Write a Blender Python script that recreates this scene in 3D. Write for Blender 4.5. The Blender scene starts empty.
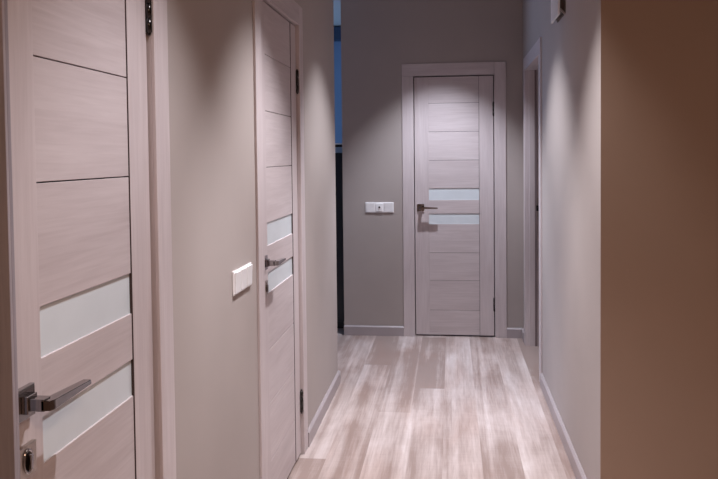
import bpy, bmesh, math, random
from mathutils import Matrix, Vector

random.seed(7)
S = bpy.context.scene
COL = S.collection
PI = math.pi

# ------------------------------------------------------------------ measures
D = 5.865                       # far wall
XL, XR = -0.704, 0.546          # corridor walls
Y_LEFT_END = 4.60               # the left wall stops here
Y_NEAR = 1.128                  # ... and starts here
Y_CORNER = 2.861                # outside corner of the right wall
X_FAR_LEFT = -0.8414            # left end of the far wall
H = 2.70                        # ceiling
BBH = 0.077                     # baseboard height
LAMPS = (1.60, 2.74, 4.02, 5.27)
LAMP_X = -0.07


def lin(r, g, b):
    f = lambda c: (c / 255) / 12.92 if c <= 10 else (((c / 255) + 0.055) / 1.055) ** 2.4
    return (f(r), f(g), f(b), 1)


# ------------------------------------------------------------------ materials
def new_mat(name):
    m = bpy.data.materials.new(name)
    m.use_nodes = True
    nt = m.node_tree
    return m, nt, nt.nodes['Principled BSDF']


def N(nt, typ, **kw):
    n = nt.nodes.new(typ)
    for k, v in kw.items():
        if k.startswith('i_'):
            n.inputs[k[2:].replace('_', ' ')].default_value = v
        else:
            setattr(n, k, v)
    return n


def ramp(nt, fac, stops):
    n = nt.nodes.new('ShaderNodeValToRGB')
    e = n.color_ramp.elements
    while len(e) > 1:
        e.remove(e[0])
    e[0].position, e[0].color = stops[0]
    for p, c in stops[1:]:
        k = e.new(p)
        k.color = c
    nt.links.new(fac, n.inputs['Fac'])
    return n.outputs['Color']


def paint(name, col, bump=0.05, rough=0.75):
    m, nt, b = new_mat(name)
    tc = N(nt, 'ShaderNodeTexCoord')
    n1 = N(nt, 'ShaderNodeTexNoise', i_Scale=3.0, i_Detail=3.0)
    nt.links.new(tc.outputs['Object'], n1.inputs['Vector'])
    d = tuple(c * 0.96 for c in col[:3]) + (1,)
    nt.links.new(ramp(nt, n1.outputs['Fac'], [(0.35, d), (0.65, col)]), b.inputs['Base Color'])
    n2 = N(nt, 'ShaderNodeTexNoise', i_Scale=260.0, i_Detail=4.0)
    nt.links.new(tc.outputs['Object'], n2.inputs['Vector'])
    bp = N(nt, 'ShaderNodeBump', i_Strength=bump, i_Distance=0.002)
    nt.links.new(n2.outputs['Fac'], bp.inputs['Height'])
    nt.links.new(bp.outputs['Normal'], b.inputs['Normal'])
    b.inputs['Roughness'].default_value = rough
    b.inputs['Specular IOR Level'].default_value = 0.3
    return m


def wood(name, axis, dark, light, rough=0.42, contrast=1.0):
    """bleached oak laminate, grain running along the local axis"""
    m, nt, b = new_mat(name)
    tc = N(nt, 'ShaderNodeTexCoord')
    oi = N(nt, 'ShaderNodeObjectInfo')
    off = N(nt, 'ShaderNodeVectorMath', operation='SCALE', i_Scale=37.0)
    cmb = N(nt, 'ShaderNodeCombineXYZ')
    for k in 'XYZ':
        nt.links.new(oi.outputs['Random'], cmb.inputs[k])
    nt.links.new(cmb.outputs[0], off.inputs[0])
    add = N(nt, 'ShaderNodeVectorMath', operation='ADD')
    nt.links.new(tc.outputs['Object'], add.inputs[0])
    nt.links.new(off.outputs[0], add.inputs[1])
    sc = [70.0, 70.0, 70.0]
    sc['XYZ'.index(axis)] = 3.0
    mp = N(nt, 'ShaderNodeMapping')
    mp.inputs['Scale'].default_value = sc
    nt.links.new(add.outputs[0], mp.inputs['Vector'])
    g = N(nt, 'ShaderNodeTexNoise', i_Scale=1.6, i_Detail=7.0, i_Roughness=0.62, i_Distortion=0.35)
    nt.links.new(mp.outputs[0], g.inputs['Vector'])
    sc2 = [9.0, 9.0, 9.0]
    sc2['XYZ'.index(axis)] = 1.1
    mp2 = N(nt, 'ShaderNodeMapping')
    mp2.inputs['Scale'].default_value = sc2
    nt.links.new(add.outputs[0], mp2.inputs['Vector'])
    w = N(nt, 'ShaderNodeTexNoise', i_Scale=1.3, i_Detail=3.0, i_Distortion=1.2)
    nt.links.new(mp2.outputs[0], w.inputs['Vector'])
    mix = N(nt, 'ShaderNodeMath', operation='MULTIPLY_ADD')
    mix.inputs[1].default_value = 0.55
    nt.links.new(g.outputs['Fac'], mix.inputs[0])
    m2 = N(nt, 'ShaderNodeMath', operation='MULTIPLY')
    m2.inputs[1].default_value = 0.45
    nt.links.new(w.outputs['Fac'], m2.inputs[0])
    nt.links.new(m2.outputs[0], mix.inputs[2])
    # a slight tone of its own for every board
    t = N(nt, 'ShaderNodeMapRange')
    t.inputs['To Min'].default_value = -0.045
    t.inputs['To Max'].default_value = 0.045
    nt.links.new(oi.outputs['Random'], t.inputs['Value'])
    a2 = N(nt, 'ShaderNodeMath', operation='ADD')
    nt.links.new(mix.outputs[0], a2.inputs[0])
    nt.links.new(t.outputs[0], a2.inputs[1])
    c = 0.16 / contrast
    nt.links.new(ramp(nt, a2.outputs[0], [(0.5 - c, dark), (0.5 + c, light)]), b.inputs['Base Color'])
    bp = N(nt, 'ShaderNodeBump', i_Strength=0.12, i_Distance=0.001)
    nt.links.new(g.outputs['Fac'], bp.inputs['Height'])
    nt.links.new(bp.outputs['Normal'], b.inputs['Normal'])
    b.inputs['Roughness'].default_value = rough
    b.inputs['Specular IOR Level'].default_value = 0.4
    return m


def plain(name, col, rough=0.4, metal=0.0, spec=0.5, noise=0.03):
    m, nt, b = new_mat(name)
    tc = N(nt, 'ShaderNodeTexCoord')
    n1 = N(nt, 'ShaderNodeTexNoise', i_Scale=14.0, i_Detail=2.0)
    nt.links.new(tc.outputs['Object'], n1.inputs['Vector'])
    d = tuple(c * (1 - noise) for c in col[:3]) + (1,)
    nt.links.new(ramp(nt, n1.outputs['Fac'], [(0.35, d), (0.65, col)]), b.inputs['Base Color'])
    b.inputs['Roughness'].default_value = rough
    b.inputs['Metallic'].default_value = metal
    b.inputs['Specular IOR Level'].default_value = spec
    return m


M = {}
M['wall'] = paint('corridor wall paint', lin(176, 166, 163))
M['far'] = paint('far wall paint', lin(167, 157, 154))
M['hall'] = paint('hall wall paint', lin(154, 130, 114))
M['ceil'] = paint('ceiling paint', lin(215, 208, 202))
M['bluewall'] = paint('side room paint', lin(130, 150, 178))
M['wood_v'] = wood('bleached oak upright', 'Z', lin(186, 174, 176), lin(207, 197, 199), contrast=0.8)
M['wood_h'] = wood('bleached oak across', 'X', lin(183, 171, 173), lin(206, 196, 198), contrast=0.8)
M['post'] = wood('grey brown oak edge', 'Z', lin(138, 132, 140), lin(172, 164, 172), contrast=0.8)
M['rebate_shade'] = plain('rebate shade brown', lin(128, 112, 114), 0.7)
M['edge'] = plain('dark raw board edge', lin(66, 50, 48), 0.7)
M['base'] = plain('baseboard foil', lin(165, 155, 158), 0.35)
M['frost'] = plain('white frosted glass', lin(214, 222, 228), 0.22, spec=0.5)
M['chrome'] = plain('polished dark chrome', (0.40, 0.38, 0.38, 1), 0.10, 1.0)
M['gunmetal'] = plain('dark polished steel', (0.055, 0.05, 0.05, 1), 0.22, 1.0)
M['satin'] = plain('satin nickel', (0.52, 0.46, 0.42, 1), 0.32, 1.0)
M['dark'] = plain('dark steel', (0.02, 0.018, 0.018, 1), 0.4, 0.6)
M['white'] = plain('white plastic', lin(238, 236, 238), 0.3)
M['greyplastic'] = plain('dim plastic', lin(96, 82, 74), 0.5)
M['cabinet'] = plain('near black lacquer', lin(18, 22, 32), 0.35)
M['rail'] = plain('navy rail', lin(50, 66, 92), 0.5)
M['top'] = plain('pale blue grey slab', lin(150, 175, 200), 0.35)


def emission(name, col, strength):
    m, nt, b = new_mat(name)
    b.inputs['Emission Color'].default_value = col
    b.inputs['Emission Strength'].default_value = strength
    return m


M['lens'] = emission('lamp lens', (1, 0.9, 0.8, 1), 4.0)


def floor_mat():
    m, nt, b = new_mat('pale oak laminate floor')
    tc = N(nt, 'ShaderNodeTexCoord')
    at = N(nt, 'ShaderNodeAttribute', attribute_name='plank')     # r: tone, g, b: offsets
    sep = N(nt, 'ShaderNodeSeparateColor')
    nt.links.new(at.outputs['Color'], sep.inputs[0])
    cmb = N(nt, 'ShaderNodeCombineXYZ')
    nt.links.new(sep.outputs['Green'], cmb.inputs['X'])
    nt.links.new(sep.outputs['Blue'], cmb.inputs['Y'])
    sc = N(nt, 'ShaderNodeVectorMath', operation='SCALE', i_Scale=50.0)
    nt.links.new(cmb.outputs[0], sc.inputs[0])
    add = N(nt, 'ShaderNodeVectorMath', operation='ADD')
    nt.links.new(tc.outputs['Object'], add.inputs[0])
    nt.links.new(sc.outputs[0], add.inputs[1])

    def noise(scale, detail, dist, rough=0.55):
        mp = N(nt, 'ShaderNodeMapping')
        mp.inputs['Scale'].default_value = scale
        nt.links.new(add.outputs[0], mp.inputs['Vector'])
        n = N(nt, 'ShaderNodeTexNoise', i_Scale=1.0, i_Detail=detail, i_Distortion=dist, i_Roughness=rough)
        nt.links.new(mp.outputs[0], n.inputs['Vector'])
        return n.outputs['Fac']
    broad = noise((15, 0.30, 1), 3, 0.5)         # whitewashed streaks along the plank
    fine = noise((95, 5, 1), 6, 0.3, 0.65)      # pores
    saw = noise((5, 38, 1), 5, 1.6)            # faint cross marks
    patch = noise((3.5, 1.1, 1), 3, 0.8)

    def mul(a, k):
        n = N(nt, 'ShaderNodeMath', operation='MULTIPLY')
        n.inputs[1].default_value = k
        nt.links.new(a, n.inputs[0])
        return n.outputs[0]

    def plus(a, c):
        n = N(nt, 'ShaderNodeMath', operation='ADD')
        nt.links.new(a, n.inputs[0])
        nt.links.new(c, n.inputs[1])
        return n.outputs[0]
    v = plus(plus(mul(broad, 0.56), mul(fine, 0.30)), plus(mul(saw, 0.08), mul(patch, 0.59)))   # mean ~0.765
    tone = N(nt, 'ShaderNodeMath', operation='SUBTRACT')
    nt.links.new(sep.outputs['Red'], tone.inputs[0])
    tone.inputs[1].default_value = 0.5
    v = plus(v, mul(tone.outputs[0], 0.9))
    col = ramp(nt, v, [(0.42, lin(150, 132, 126)), (0.62, lin(190, 176, 173)), (0.78, lin(212, 203, 202)), (0.98, lin(230, 225, 225))])
    tan = noise((2.6, 0.9, 1), 3, 1.0)
    tr_ = N(nt, 'ShaderNodeMapRange')
    for k_, v_ in (('From Min', 0.45), ('From Max', 0.68), ('To Min', 0.0), ('To Max', 0.55)):
        tr_.inputs[k_].default_value = v_
    nt.links.new(tan, tr_.inputs['Value'])
    mx = N(nt, 'ShaderNodeMix', data_type='RGBA', blend_type='MULTIPLY')
    nt.links.new(tr_.outputs[0], mx.inputs[0])
    nt.links.new(col, mx.inputs[6])
    mx.inputs[7].default_value = (0.84, 0.72, 0.66, 1)
    nt.links.new(mx.outputs[2], b.inputs['Base Color'])
    bp = N(nt, 'ShaderNodeBump', i_Strength=0.08, i_Distance=0.001)
    nt.links.new(fine, bp.inputs['Height'])
    nt.links.new(bp.outputs['Normal'], b.inputs['Normal'])
    b.inputs['Roughness'].default_value = 0.38
    b.inputs['Specular IOR Level'].default_value = 0.45
    return m


M['floor'] = floor_mat()


# ------------------------------------------------------------------ mesh helpers
def box(bm, x0, x1, y0, y1, z0, z1, bev=0.0, seg=2):
    vs = [bm.verts.new((x, y, z)) for x in (x0, x1) for y in (y0, y1) for z in (z0, z1)]
    idx = [(0, 1, 3, 2), (4, 6, 7, 5), (0, 4, 5, 1), (2, 3, 7, 6), (0, 2, 6, 4), (1, 5, 7, 3)]
    fs = [bm.faces.new([vs[i] for i in q]) for q in idx]
    if bev:
        es = {e for f in fs for e in f.edges}
        bmesh.ops.bevel(bm, geom=list(es), offset=bev, segments=seg, profile=0.5, affect='EDGES', clamp_overlap=True)


def prism(bm, prof, axis, a, b):
    """extrude a closed profile (list of 2-tuples) along an axis from a to b"""
    def P(u, v, t):
        return {'X': (t, u, v), 'Y': (u, t, v), 'Z': (u, v, t)}[axis]
    A = [bm.verts.new(P(u, v, a)) for u, v in prof]
    B = [bm.verts.new(P(u, v, b)) for u, v in prof]
    n = len(prof)
    bm.faces.new(A)
    bm.faces.new(B[::-1])
    for i in range(n):
        bm.faces.new((A[i], B[i], B[(i + 1) % n], A[(i + 1) % n]))


def cyl(bm, c, axis, r, l, n=24, r2=None):
    rot = {'X': Matrix.Rotation(PI / 2, 4, 'Y'), 'Y': Matrix.Rotation(-PI / 2, 4, 'X'), 'Z': Matrix.Identity(4)}[axis]
    bmesh.ops.create_cone(bm, cap_ends=True, segments=n, radius1=r, radius2=r if r2 is None else r2, depth=l,
                          matrix=Matrix.Translation(c) @ rot)


def obj(name, bm, mat, parent=None, smooth=False):
    bmesh.ops.recalc_face_normals(bm, faces=bm.faces)
    me = bpy.data.meshes.new(name)
    bm.to_mesh(me)
    bm.free()
    me.materials.append(mat)
    if smooth:
        for p in me.polygons:
            p.use_smooth = True
    o = bpy.data.objects.new(name, me)
    COL.objects.link(o)
    if parent is not None:
        o.parent = parent
    return o


def bobj(name, dims, mat, parent=None, bev=0.0):
    bm = bmesh.new()
    box(bm, *dims, bev=bev)
    return obj(name, bm, mat, parent)


def tag(o, label, cat, group=None, kind=None):
    o['label'] = label
    o['category'] = cat
    if group:
        o['group'] = group
    if kind:
        o['kind'] = kind
    return o


def empty(name, loc, rz=0.0):
    o = bpy.data.objects.new(name, None)
    o.location = loc
    o.rotation_euler = (0, 0, rz)
    o.empty_display_size = 0.1
    COL.objects.link(o)
    return o


# ------------------------------------------------------------------ room shell
def wall(name, boxes, mat, label):
    bm = bmesh.new()
    for d in boxes:
        box(bm, *d)
    o = obj(name, bm, mat)
    return tag(o, label, 'wall', kind='structure')


T = 0.13
OP = 0.040          # rough opening beyond the leaf on each side
OPZ = 2.017 + OP - 0.005
near_y0, near_w = 1.124, 0.60
mid_y0, mid_w = 2.768, 0.70
far_x0, far_w = -0.2764, 0.6016
rt_y0, rt_w = 5.625, 0.87        # handle end, runs towards the camera

a0, a1 = near_y0 - 0.003, near_y0 + near_w + OP
b0, b1 = mid_y0 - OP, mid_y0 + mid_w + OP
wall('wall_left', [
    (XL - T, XL, a0, a1, OPZ, H), (XL - T, XL, a1, b0, 0, H),
    (XL - T, XL, b0, b1, OPZ, H), (XL - T, XL, b1, Y_LEFT_END, 0, H)],
    M['wall'], 'beige corridor wall on the left holding two pale doors')
f0, f1 = far_x0 - OP, far_x0 + far_w + OP
wall('wall_far', [
    (X_FAR_LEFT, f0, D, D + T, 0, H), (f0, f1, D, D + T, OPZ, H), (f1, XR + 0.001, D, D + T, 0, H)],
    M['far'], 'grey end wall of the corridor around the closed far door')
r1, r0 = rt_y0 + OP, rt_y0 - rt_w - OP
wall('wall_right', [
    (XR, XR + T, Y_CORNER + 0.001, r0, 0, H), (XR, XR + T, r0, r1, OPZ, H), (XR, XR + T, r1, D + T, 0, H)],
    M['wall'], 'grey beige corridor wall on the right up to its lit corner')
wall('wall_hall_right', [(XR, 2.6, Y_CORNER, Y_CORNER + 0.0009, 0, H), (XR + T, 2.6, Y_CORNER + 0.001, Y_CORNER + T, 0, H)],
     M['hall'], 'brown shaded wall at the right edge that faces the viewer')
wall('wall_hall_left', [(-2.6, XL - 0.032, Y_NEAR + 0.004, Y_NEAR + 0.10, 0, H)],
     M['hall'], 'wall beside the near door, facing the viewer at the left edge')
wall('wall_hall_side', [(-2.7, -2.6, -2.4, Y_NEAR + 0.1, 0, H), (2.6, 2.7, -2.4, Y_CORNER + T, 0, H)],
     M['wall'], 'side walls of the entrance hall behind the viewer')
wall('wall_hall_back', [(-2.7, 2.7, -2.5, -2.4, 0, H)], M['wall'], 'back wall of the entrance hall behind the viewer')
# side room seen through the slit between the left wall and the far wall
wall('wall_side_room', [
    (-3.2, XL - T, Y_LEFT_END - 0.12, Y_LEFT_END, 0, H),
    (X_FAR_LEFT, X_FAR_LEFT + 0.12, D + T, 7.56, 0, H),
    (-3.3, -3.2, Y_LEFT_END - 0.12, 5.9, 0, H), (-3.3, -3.2, 5.9, 7.45, 0, 0.9),
    (-3.3, -3.2, 5.9, 7.45, 2.3, H), (-3.3, -3.2, 7.45, 7.68, 0, H)],
    M['wall'], 'walls of the side room behind the corridor end')
wall('wall_side_room_back', [(-3.2, X_FAR_LEFT + 0.12, 7.56, 7.68, 0, H)], M['bluewall'],
     'blue lit back wall seen through the narrow gap at the corridor end')

# floor: one mesh of planks, each with its own tone
bm = bmesh.new()
lay = bm.loops.layers.color.new('plank')
PW, PL, X0 = 0.18, 1.29, -0.046
FX0, FX1, FY0, FY1 = -3.3, 2.7, -2.5, 7.68
ends = {-1: 4.54, -3: 5.03, -2: 4.10, -4: 3.43 + 1.29, 0: 5.35, 1: 5.02, 2: 4.63, 3: 4.85}
tones = {(-1, 0): 0.26, (-3, 0): 0.16, (-4, -2): 0.26, (-4, -1): 0.53, (-2, -1): 0.53, (-2, 0): 0.46, (-1, -1): 0.57,
         (0, -1): 0.58, (1, -1): 0.47, (2, -1): 0.56, (-3, -1): 0.50, (3, -1): 0.47, (3, 0): 0.38}
i0 = math.floor((FX0 - X0) / PW)
for i in range(i0, math.ceil((FX1 - X0) / PW)):
    xa, xb = max(FX0, X0 + i * PW), min(FX1, X0 + (i + 1) * PW)
    e = ends.get(i, 4.0 + random.random() * PL)
    off_g, off_b, own = random.random(), random.random(), min(0.6, max(0.4, random.gauss(0.5, 0.06)))
    for k in range(-8, 6):
        ya, yb = max(FY0, e + k * PL), min(FY1, e + (k + 1) * PL)
        if yb <= ya:
            continue
        f = bm.faces.new([bm.verts.new(p) for p in ((xa, ya, 0), (xb, ya, 0), (xb, yb, 0), (xa, yb, 0))])
        c = (tones.get((i, k), tones.get((i, -1), own)), off_g, off_b, 1)
        for l in f.loops:
            l[lay] = c
# thickness below
vs = [bm.verts.new(p) for p in ((FX0, FY0, -0.05), (FX1, FY0, -0.05), (FX1, FY1, -0.05), (FX0, FY1, -0.05))]
bm.faces.new(vs[::-1])
fl = obj('floor', bm, M['floor'])
tag(fl, 'pale whitewashed oak plank floor running down the corridor', 'floor', kind='structure')
for p in fl.data.polygons:
    if p.normal.z < 0 and p.center.z > -0.01:
        p.flip()

ce = bobj('ceiling', (FX0, FX1, FY0, FY1, H, H + 0.1), M['ceil'])
tag(ce, 'flat pale ceiling over the corridor and hall', 'ceiling', kind='structure')


# recessed downlights: a ring and a glowing lens as parts of the ceiling
def downlight(x, y):
    bm = bmesh.new()
    n = 32
    prof = [(0.030, H - 0.002), (0.043, H - 0.002), (0.044, H - 0.005), (0.031, H - 0.006)]
    rings = [[bm.verts.new((x + r * math.cos(2 * PI * k / n), y + r * math.sin(2 * PI * k / n), z)) for k in range(n)] for r, z in prof]
    for j in range(4):
        A, B = rings[j], rings[(j + 1) % 4]
        for k in range(n):
            bm.faces.new((A[k], A[(k + 1) % n], B[(k + 1) % n], B[k]))
    obj('downlight_ring', bm, M['white'], ce, True)
    bm = bmesh.new()
    cyl(bm, (x, y, H - 0.002), 'Z', 0.030, 0.002, 32)
    obj('downlight_lens', bm, M['lens'], ce)


# ------------------------------------------------------------------ baseboards
def baseboard(name, segs, label):
    """each segment is a box and the side it faces; the top front edge is chamfered"""
    bm = bmesh.new()
    for (x0, x1, y0, y1, side) in segs:
        c = 0.009
        if side in ('+x', '-x'):
            bk, fr = (x0, x1) if side == '+x' else (x1, x0)
            sg = 1 if side == '+x' else -1
            prof = [(bk, 0.0), (fr, 0.0), (fr, BBH - c), (fr - sg * c, BBH), (bk, BBH)]
            prism(bm, [(u, v) for u, v in prof], 'Y', y0, y1)
        else:
            bk, fr = (y0, y1) if side == '+y' else (y1, y0)
            sg = 1 if side == '+y' else -1
            prof = [(bk, 0.0), (fr, 0.0), (fr, BBH - c), (fr - sg * c, BBH), (bk, BBH)]
            prism(bm, prof, 'X', x0, x1)
    return tag(obj(name, bm, M['base']), label, 'baseboard', kind='structure')


BT = 0.015
CO = 0.094          # casing outer edge beyond the leaf
baseboard('baseboard_left', [(XL, XL + BT, near_y0 + near_w + CO, mid_y0 - CO, '+x'), (XL, XL + BT, mid_y0 + mid_w + CO, Y_LEFT_END + BT, '+x'),
                             (XL - 0.13, XL, Y_LEFT_END, Y_LEFT_END + BT, '+y')],
          'pale skirting along the foot of the left corridor wall')
baseboard('baseboard_far', [(X_FAR_LEFT, far_x0 - CO, D - BT, D, '-y'), (far_x0 + far_w + CO, XR, D - BT, D, '-y')],
          'pale skirting at the foot of the grey end wall')
baseboard('baseboard_right', [(XR - BT, XR, Y_CORNER, r0 + OP - CO, '-x'), (XR - BT, XR, r1 - OP + CO, D - BT, '-x')],
          'pale skirting along the foot of the right corridor wall')
baseboard('baseboard_hall_right', [(XR - BT, 2.6, Y_CORNER - BT, Y_CORNER, '-y')], 'pale skirting at the foot of the brown hall wall')


# ------------------------------------------------------------------ doors
# local frame: x from the handle edge (0) to the hinge edge (w), y = 0 the leaf front, -y towards the viewer
BOARDS = [(2.010, 1.809), (1.809, 1.589), (1.589, 1.369), (1.369, 1.151), (1.0625, 0.956),
          (0.876, 0.652), (0.652, 0.437), (0.437, 0.205), (0.205, 0.012)]
GLASS = [(1.151, 1.0625), (0.956, 0.876)]
LEAF_T = 0.040


def lever_handle(parent, hx, hz):
    h = empty('lever_handle', (hx, 0, hz))
    h.parent = parent
    bobj('rosette', (-0.027, 0.027, -0.009, 0.0, -0.027, 0.027), M['chrome'], h, 0.0012)
    bm = bmesh.new()
    box(bm, -0.015, 0.015, -0.020, -0.009, -0.015, 0.015, bev=0.0012)
    box(bm, -0.0105, 0.0105, -0.046, -0.020, -0.0105, 0.0105, bev=0.001)
    obj('spindle_neck', bm, M['chrome'], h)
    # flat lever with a mitred corner, thinning to its tip
    bm = bmesh.new()
    top = [(-0.0105, -0.040), (-0.0105, -0.056), (0.000, -0.060), (0.133, -0.057), (0.133, -0.041), (0.012, -0.040)]

    def hz_of(x):
        return 0.0080 - 0.0062 * max(0, min(1, (x - 0.01) / 0.09))
    A = [bm.verts.new((x, y, hz_of(x))) for x, y in top]
    B = [bm.verts.new((x, y, -0.0090 + 0.0020 * max(0, min(1, (x - 0.01) / 0.09)))) for x, y in top]
    bm.faces.new(A)
    bm.faces.new(B[::-1])
    for i in range(len(top)):
        j = (i + 1) % len(top)
        bm.faces.new((A[i], B[i], B[j], A[j]))
    bmesh.ops.bevel(bm, geom=list(bm.edges), offset=0.0012, segments=2, affect='EDGES', clamp_overlap=True)
    obj('lever', bm, M['chrome'], h)
    return h


def lock_plate(parent, hx, hz):
    bm = bmesh.new()
    box(bm, -0.027, 0.027, -0.009, 0.0, -0.027, 0.027, bev=0.0012)
    p = obj('lock_plate', bm, M['satin'], parent)
    p.location = (hx, 0, hz)
    bm = bmesh.new()                                  # rim around the turn
    n = 28
    rings = []
    for r, y in ((1.0, -0.009), (1.0, -0.0115), (0.80, -0.0115), (0.78, -0.0092)):
        rings.append([bm.verts.new((0.0140 * r * math.cos(2 * PI * k / n), y, 0.0210 * r * math.sin(2 * PI * k / n))) for k in range(n)])
    for j in range(3):
        for k in range(n):
            bm.faces.new((rings[j][k], rings[j][(k + 1) % n], rings[j + 1][(k + 1) % n], rings[j + 1][k]))
    obj('oval_rim', bm, M['chrome'], p, True)
    bm = bmesh.new()
    fs = [bm.verts.new((0.0110 * math.cos(2 * PI * k / n), -0.0094, 0.0165 * math.sin(2 * PI * k / n))) for k in range(n)]
    bk = [bm.verts.new((v.co.x, -0.0088, v.co.z)) for v in fs]
    bm.faces.new(fs)
    bm.faces.new(bk[::-1])
    for k in range(n):
        bm.faces.new((fs[k], bk[k], bk[(k + 1) % n], fs[(k + 1) % n]))
    obj('keyway_recess', bm, M['dark'], p)
    bobj('thumb_turn', (-0.0035, 0.0035, -0.017, -0.0095, -0.0135, 0.0135), M['chrome'], p, 0.001)
    return p


def hinge(parent, w, hz, rec):
    h = empty('hinge', (w + 0.0015, 0, hz))
    h.parent = parent
    bm = bmesh.new()
    for k, (za, zb) in enumerate(((-0.05, -0.018), (-0.0165, 0.0165), (0.018, 0.05))):
        cyl(bm, (0, -0.006, (za + zb) / 2), 'Z', 0.0076, zb - za, 20)
    cyl(bm, (0, -0.006, 0), 'Z', 0.0055, 0.104, 16)
    cyl(bm, (0, -0.006, 0.054), 'Z', 0.0055, 0.007, 16, 0.003)
    cyl(bm, (0, -0.006, -0.054), 'Z', 0.003, 0.007, 16, 0.0055)
    obj('hinge_barrel', bm, M['gunmetal'], h, True)
    bm = bmesh.new()
    box(bm, -0.0028, -0.0016, -0.004, 0.03, -0.05, 0.05)
    box(bm, 0.0010, 0.0018, -0.004, 0.03, -0.05, 0.05)
    obj('hinge_flap', bm, M['dark'], h)
    return h


def make_door(name, loc, rz, w, label, lock=True, hinges=True):
    d = empty(name, loc, rz)
    tag(d, label, 'door', kind='structure')
    s = 0.1075
    rec = 0.0026
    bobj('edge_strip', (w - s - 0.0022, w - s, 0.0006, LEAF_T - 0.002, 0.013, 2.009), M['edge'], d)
    for x0, x1 in ((0, s), (w - s, w)):
        bobj('stile', (x0, x1, 0, LEAF_T, 0.012, 2.010), M['wood_v'], d, 0.0012)
    for z1, z0 in BOARDS:
        g = 0.0013
        bobj('panel_board', (s - 0.004, w - s - 0.0023, rec, LEAF_T - rec, z0 + (g if z0 > 0.02 else 0), z1 - (g if z1 < 2.0 else 0)), M['wood_h'], d, 0.0008)
    for z1, z0 in GLASS:
        bobj('glass_panel', (s - 0.004, w - s - 0.0023, rec + 0.004, LEAF_T - rec - 0.004, z0 - 0.004, z1 + 0.004), M['frost'], d)['label'] = 'white frosted glass strip'
    bobj('core', (s - 0.004, w - s + 0.004, LEAF_T / 2 - 0.006, LEAF_T / 2 + 0.006, 0.02, 2.0), M['dark'], d)
    lever_handle(d, 0.043, 1.005)['label'] = 'polished chrome lever handle'
    if lock:
        lock_plate(d, 0.043, 0.907)['label'] = 'satin square lock plate with thumb turn'
    if hinges:
        for hz in (1.757, 0.255):
            hinge(d, w, hz, 0)
    return d


def make_casing(name, loc, rz, w, label, wall_y=-0.0075, near_side=True, depth=0.115, stop=True):
    """jambs inside the opening and flat casing boards on the wall; wall_y = wall face, measured from the leaf front"""
    t = empty(name, loc, rz)
    tag(t, label, 'door casing', kind='structure')
    g = 0.0065
    zt = 2.010 + 0.0085
    fr = wall_y - 0.0095
    yb = wall_y + depth
    # jambs (frame) around the leaf
    sides = [(w + g, w + OP)] + ([(-OP, -g)] if near_side else [])
    for x0, x1 in sides:
        bobj('jamb', (x0, x1, wall_y, yb, 0, zt + OP - g), M['wood_v'], t)
    bobj('head_jamb', (-g if not near_side else -OP + OP - g, w + g, wall_y, yb, zt, zt + OP - g), M['wood_h'], t)
    # door stop behind the leaf keeps the gap dark
    if stop:
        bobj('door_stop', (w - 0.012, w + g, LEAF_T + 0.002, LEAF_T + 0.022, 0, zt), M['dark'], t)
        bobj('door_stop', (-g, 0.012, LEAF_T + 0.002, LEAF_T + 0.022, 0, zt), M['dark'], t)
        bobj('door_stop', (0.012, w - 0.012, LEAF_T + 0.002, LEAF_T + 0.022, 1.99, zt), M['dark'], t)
    # casing boards: right leg runs full height, head butts against it
    ci = 0.0068
    bobj('casing_leg', (w + ci, w + CO, fr, wall_y, 0, zt + CO), M['wood_v'], t, 0.0015)
    if near_side:
        bobj('casing_leg', (-CO, -ci, fr, wall_y, 0, zt - 0.0008), M['wood_v'], t, 0.0015)
        bobj('head_casing', (-CO, w + ci - 0.0012, fr, wall_y, zt, zt + CO), M['wood_h'], t, 0.0015)
    else:
        bobj('head_casing', (-0.003, w + ci - 0.0012, fr, wall_y, zt, zt + CO), M['wood_h'], t, 0.0015)
    return t


LX = XL - 0.0075
make_door('door_1', (LX, near_y0, 0), PI / 2, near_w,
          'nearest pale oak door with two white glass strips at the left edge')
tr = make_casing('trim_1', (LX, near_y0, 0), PI / 2, near_w, 'pale oak casing around the nearest left door', near_side=False)
make_door('door_2', (LX, mid_y0, 0), PI / 2, mid_w,
          'middle pale oak door beyond the white triple switch on the left wall')
make_casing('trim_2', (LX, mid_y0, 0), PI / 2, mid_w, 'pale oak casing around the middle left door')
make_door('door_3', (far_x0, D + 0.0075, 0), 0, far_w,
          'closed pale oak door in the grey end wall facing the viewer', lock=False)
make_casing('trim_3', (far_x0, D + 0.0075, 0), 0, far_w, 'pale oak casing around the door in the end wall')
RD = 0.078
# open doorway in the right wall near the far end: lining with a rebate, casing, strike plate
t = empty('trim_4', (XR, rt_y0, 0), -PI / 2)
tag(t, 'pale oak lining and casing of the open doorway in the right wall', 'doorway', kind='structure')
zt = 2.017
for side in (0, 1):
    sx = (lambda v: v) if side == 0 else (lambda v: rt_w - v)
    for q, (e, ya, yb) in enumerate(((0.0, -0.002, 0.022), (0.012, 0.022, 0.060), (0.0, 0.060, 0.125))):
        xs = sorted((sx(-OP), sx(e)))
        bobj('jamb', (xs[0], xs[1], ya, yb, 0, zt + OP - 0.005), M['wood_v'], t, 0.001)
bobj('head_jamb', (0, rt_w, -0.002, 0.120, zt, zt + OP - 0.005), M['wood_h'], t)
bobj('casing_leg', (rt_w + 0.002, rt_w + CO, -0.0095, 0, 0, zt + CO), M['wood_v'], t, 0.0015)
bobj('casing_leg', (-CO, -0.002, -0.0095, 0, 0, zt - 0.0008), M['wood_v'], t, 0.0015)
bobj('head_casing', (-CO, rt_w + 0.001, -0.0095, 0, zt, zt + CO), M['wood_h'], t, 0.0015)
bobj('rebate_shade_strip', (-0.001, 0.010, 0.060, 0.074, 0, zt), M['rebate_shade'], t)['label'] = 'brown strip painting the shade in the rebate'  # strip added to put the shade beyond the stop into colour
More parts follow.
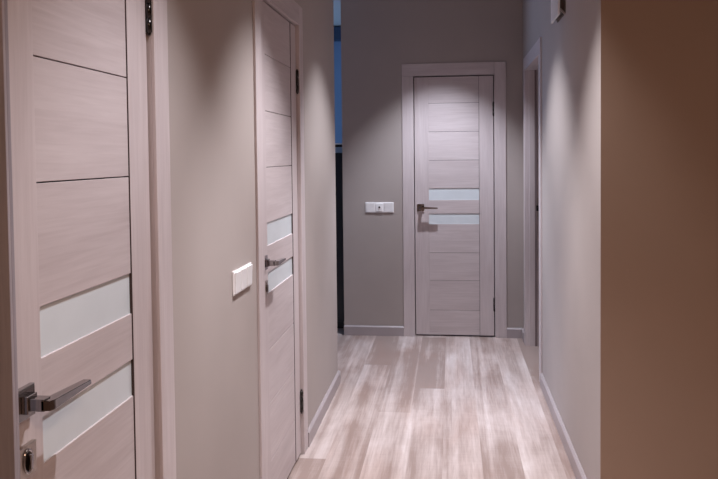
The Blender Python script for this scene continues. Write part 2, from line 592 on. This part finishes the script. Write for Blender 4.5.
sp = bobj('strike_plate', (-0.0005, 0.0015, 0.074, 0.100, 0.93, 1.09), M['satin'], t)
bobj('strike_hole', (0.0010, 0.0130, 0.070, 0.090, 0.995, 1.035), M['dark'], sp)
wall('wall_side_closet', [(XR + T, 1.9, r0 - 0.25, r0 - 0.15, 0, H), (XR + T, 1.9, D + T, D + T + 0.1, 0, H),
                          (1.9, 2.0, r0 - 0.25, D + T + 0.1, 0, H)], M['wall'], 'walls of the unlit room behind the right doorway')

# dark edge post where the left wall begins, its face towards the viewer
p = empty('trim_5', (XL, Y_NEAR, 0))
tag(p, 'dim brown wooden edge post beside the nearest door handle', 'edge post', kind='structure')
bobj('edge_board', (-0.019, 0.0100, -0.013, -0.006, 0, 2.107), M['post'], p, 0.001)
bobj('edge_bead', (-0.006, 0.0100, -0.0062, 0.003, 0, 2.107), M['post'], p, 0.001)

# ------------------------------------------------------------------ wall plates
def wall_plate(name, loc, rz, label, cat, tv=False):
    """triple frame; local x along the wall, -y out of it"""
    o = empty(name, loc, rz)
    tag(o, label, cat)
    W, Hh = 0.223, 0.081
    bm = bmesh.new()
    box(bm, -W / 2, W / 2, -0.006, 0, -Hh / 2, Hh / 2, bev=0.003)
    obj('cover_frame', bm, M['white'], o)
    for k in (-1, 0, 1):
        cx = k * 0.071
        if tv and k == 0:
            m = bobj('socket_insert', (cx - 0.0285, cx + 0.0285, -0.0125, -0.006, -0.031, 0.031), M['white'], o, 0.003)
            bm = bmesh.new()
            cyl(bm, (cx, -0.0145, 0.002), 'Y', 0.010, 0.004, 24)
            obj('socket_ring', bm, M['white'], m)
            bm = bmesh.new()
            cyl(bm, (cx, -0.0160, 0.002), 'Y', 0.0075, 0.003, 24)
            obj('socket_hole', bm, M['dark'], m)
        else:
            bm = bmesh.new()
            # rocker, its lower half pressed in
            prof = [(-0.0055, -0.0345), (-0.0095, -0.0345), (-0.0105, 0.0), (-0.0125, 0.0345), (-0.0055, 0.0345)]
            prism(bm, prof, 'X', cx - 0.0312, cx + 0.0312)
            bmesh.ops.bevel(bm, geom=list(bm.edges), offset=0.001, segments=2, affect='EDGES', clamp_overlap=True)
            obj('rocker', bm, M['white'], o)
    return o


wall_plate('light_switch', (XL, 2.475, 1.0), PI / 2,
           'white triple rocker switch on the left wall before the middle door', 'light switch')
wall_plate('socket_panel', (X_FAR_LEFT + 0.288, D, 1.006), 0,
           'white three-gang plate with a dark centre hole on the end wall', 'switch plate', tv=True)

# white unit high on the right wall
u = empty('wall_unit', (XR, 3.835, 2.072))
tag(u, 'white box with a dark bracketed side high on the right wall', 'wall box')
bobj('front_cover', (-0.036, -0.026, -0.128, 0.132, 0.0, 0.30), M['white'], u, 0.0015)
bobj('back_body', (-0.026, -0.006, -0.118, 0.122, 0.014, 0.286), M['greyplastic'], u, 0.002)
bobj('back_plate', (-0.006, 0.0, -0.126, 0.130, 0.004, 0.296), M['greyplastic'], u, 0.001)
bm = bmesh.new()
prism(bm, [(-0.024, 0.030), (-0.012, 0.018), (-0.002, 0.006), (-0.002, -0.004), (-0.012, 0.004), (-0.018, 0.012), (-0.026, 0.016)],
      'Y', -0.127, -0.119)
obj('hook_bracket', bm, M['satin'], u)

# dark rail under the side room's ceiling
cr = bobj('trim_6', (-3.2, X_FAR_LEFT, 7.44, 7.56, H - 0.14, H - 0.01), M['rail'], None, 0.006)
tag(cr, 'dark blue rail under the ceiling of the side room', 'ceiling rail', kind='structure')

# cabinet in the side room
c = empty('tall_cabinet', (-1.26, 6.36, 0))
tag(c, 'black tall cabinet with pale top seen in the narrow gap at corridor end', 'cabinet')
bobj('cabinet_body', (-0.40, 0.40, -0.29, 0.30, 0.06, 1.435), M['cabinet'], c, 0.004)
bobj('plinth', (-0.38, 0.38, -0.27, 0.29, 0.0, 0.06), M['cabinet'], c)
bobj('top_rail', (-0.40, 0.40, -0.30, 0.30, 1.435, 1.482), M['top'], c, 0.003)
bobj('shadow_gap', (-0.39, 0.39, -0.28, 0.29, 1.482, 1.503), M['cabinet'], c)
bobj('cabinet_top', (-0.41, 0.41, -0.31, 0.30, 1.503, 1.514), M['white'], c, 0.003)
for x0, x1 in ((-0.397, -0.002), (0.002, 0.397)):
    dr = bobj('cabinet_door', (x0, x1, -0.309, -0.290, 0.08, 1.42), M['cabinet'], c, 0.002)
    xx = x1 - 0.03 if x0 < -0.2 else x0 + 0.03
    bobj('pull_bar', (xx - 0.006, xx + 0.006, -0.334, -0.309, 0.70, 0.86), M['satin'], dr, 0.003)

# ------------------------------------------------------------------ lights
LAMP_COL = [(0.99, 0.96, 1.0), (0.99, 0.96, 0.99), (0.95, 0.95, 1.0), (0.85, 0.89, 1.0)]
LAMP_W = [55, 80, 68, 76]
for y, colr, wt in zip(LAMPS, LAMP_COL, LAMP_W):
    downlight(LAMP_X, y)
    l = bpy.data.lights.new('downlight_lamp', 'SPOT')
    l.energy = wt
    l.color = colr
    l.spot_size = math.radians(81)
    l.spot_blend = 0.6
    l.shadow_soft_size = 0.022
    o = bpy.data.objects.new('downlight_lamp', l)
    o.location = (LAMP_X, y, H - 0.012)
    COL.objects.link(o)

# warm fill light added behind the viewer to lift the unlit walls
l = bpy.data.lights.new('hall_fill_light', 'AREA')
l.shape = 'DISK'
l.size = 0.45
l.energy = 17
l.color = (1.0, 0.68, 0.47)
o = bpy.data.objects.new('hall_fill_light', l)
o.location = (0.9, -0.7, H - 0.03)
COL.objects.link(o)

# dusk daylight at the side room's window
l = bpy.data.lights.new('window_daylight', 'AREA')
l.shape = 'RECTANGLE'
l.size, l.size_y = 1.4, 1.4
l.energy = 15
l.color = (0.33, 0.58, 1.0)
o = bpy.data.objects.new('window_daylight', l)
o.location = (-3.24, 6.67, 1.6)
o.rotation_euler = (0, -PI / 2, 0)
COL.objects.link(o)

w = bpy.data.worlds.new('dusk')
S.world = w
w.use_nodes = True
w.node_tree.nodes['Background'].inputs['Color'].default_value = (0.02, 0.03, 0.06, 1)
w.node_tree.nodes['Background'].inputs['Strength'].default_value = 0.3

# ------------------------------------------------------------------ camera
yaw, pitch, roll, f_px, cy = 0.1209, 0.0365, -0.0108, 756.4, 183.5
cyw, syw = math.cos(yaw), math.sin(yaw)
fwd = Vector((-syw * math.cos(pitch), cyw * math.cos(pitch), -math.sin(pitch)))
rt = Vector((cyw, syw, 0))
up = rt.cross(fwd)
r2 = rt * math.cos(roll) + up * math.sin(roll)
u2 = -rt * math.sin(roll) + up * math.cos(roll)
cam = bpy.data.cameras.new('camera')
cam.sensor_width = 36
cam.sensor_fit = 'HORIZONTAL'
cam.lens = f_px / 718 * 36
cam.shift_y = -(239.5 - cy) / 718
cam.clip_start = 0.02
co = bpy.data.objects.new('camera', cam)
mt = Matrix((r2, u2, -fwd)).transposed().to_4x4()
mt.translation = Vector((0, 0, 1.4097))
co.matrix_world = mt
COL.objects.link(co)
S.camera = co

# ------------------------------------------------------------------ view
S.view_settings.view_transform = 'Standard'
S.view_settings.look = 'None'
S.view_settings.gamma = 1
S.view_settings.exposure = 1.2
S.cycles.use_denoising = True
S.cycles.max_bounces = 14
S.cycles.diffuse_bounces = 12
S.cycles.sample_clamp_indirect = 4.0
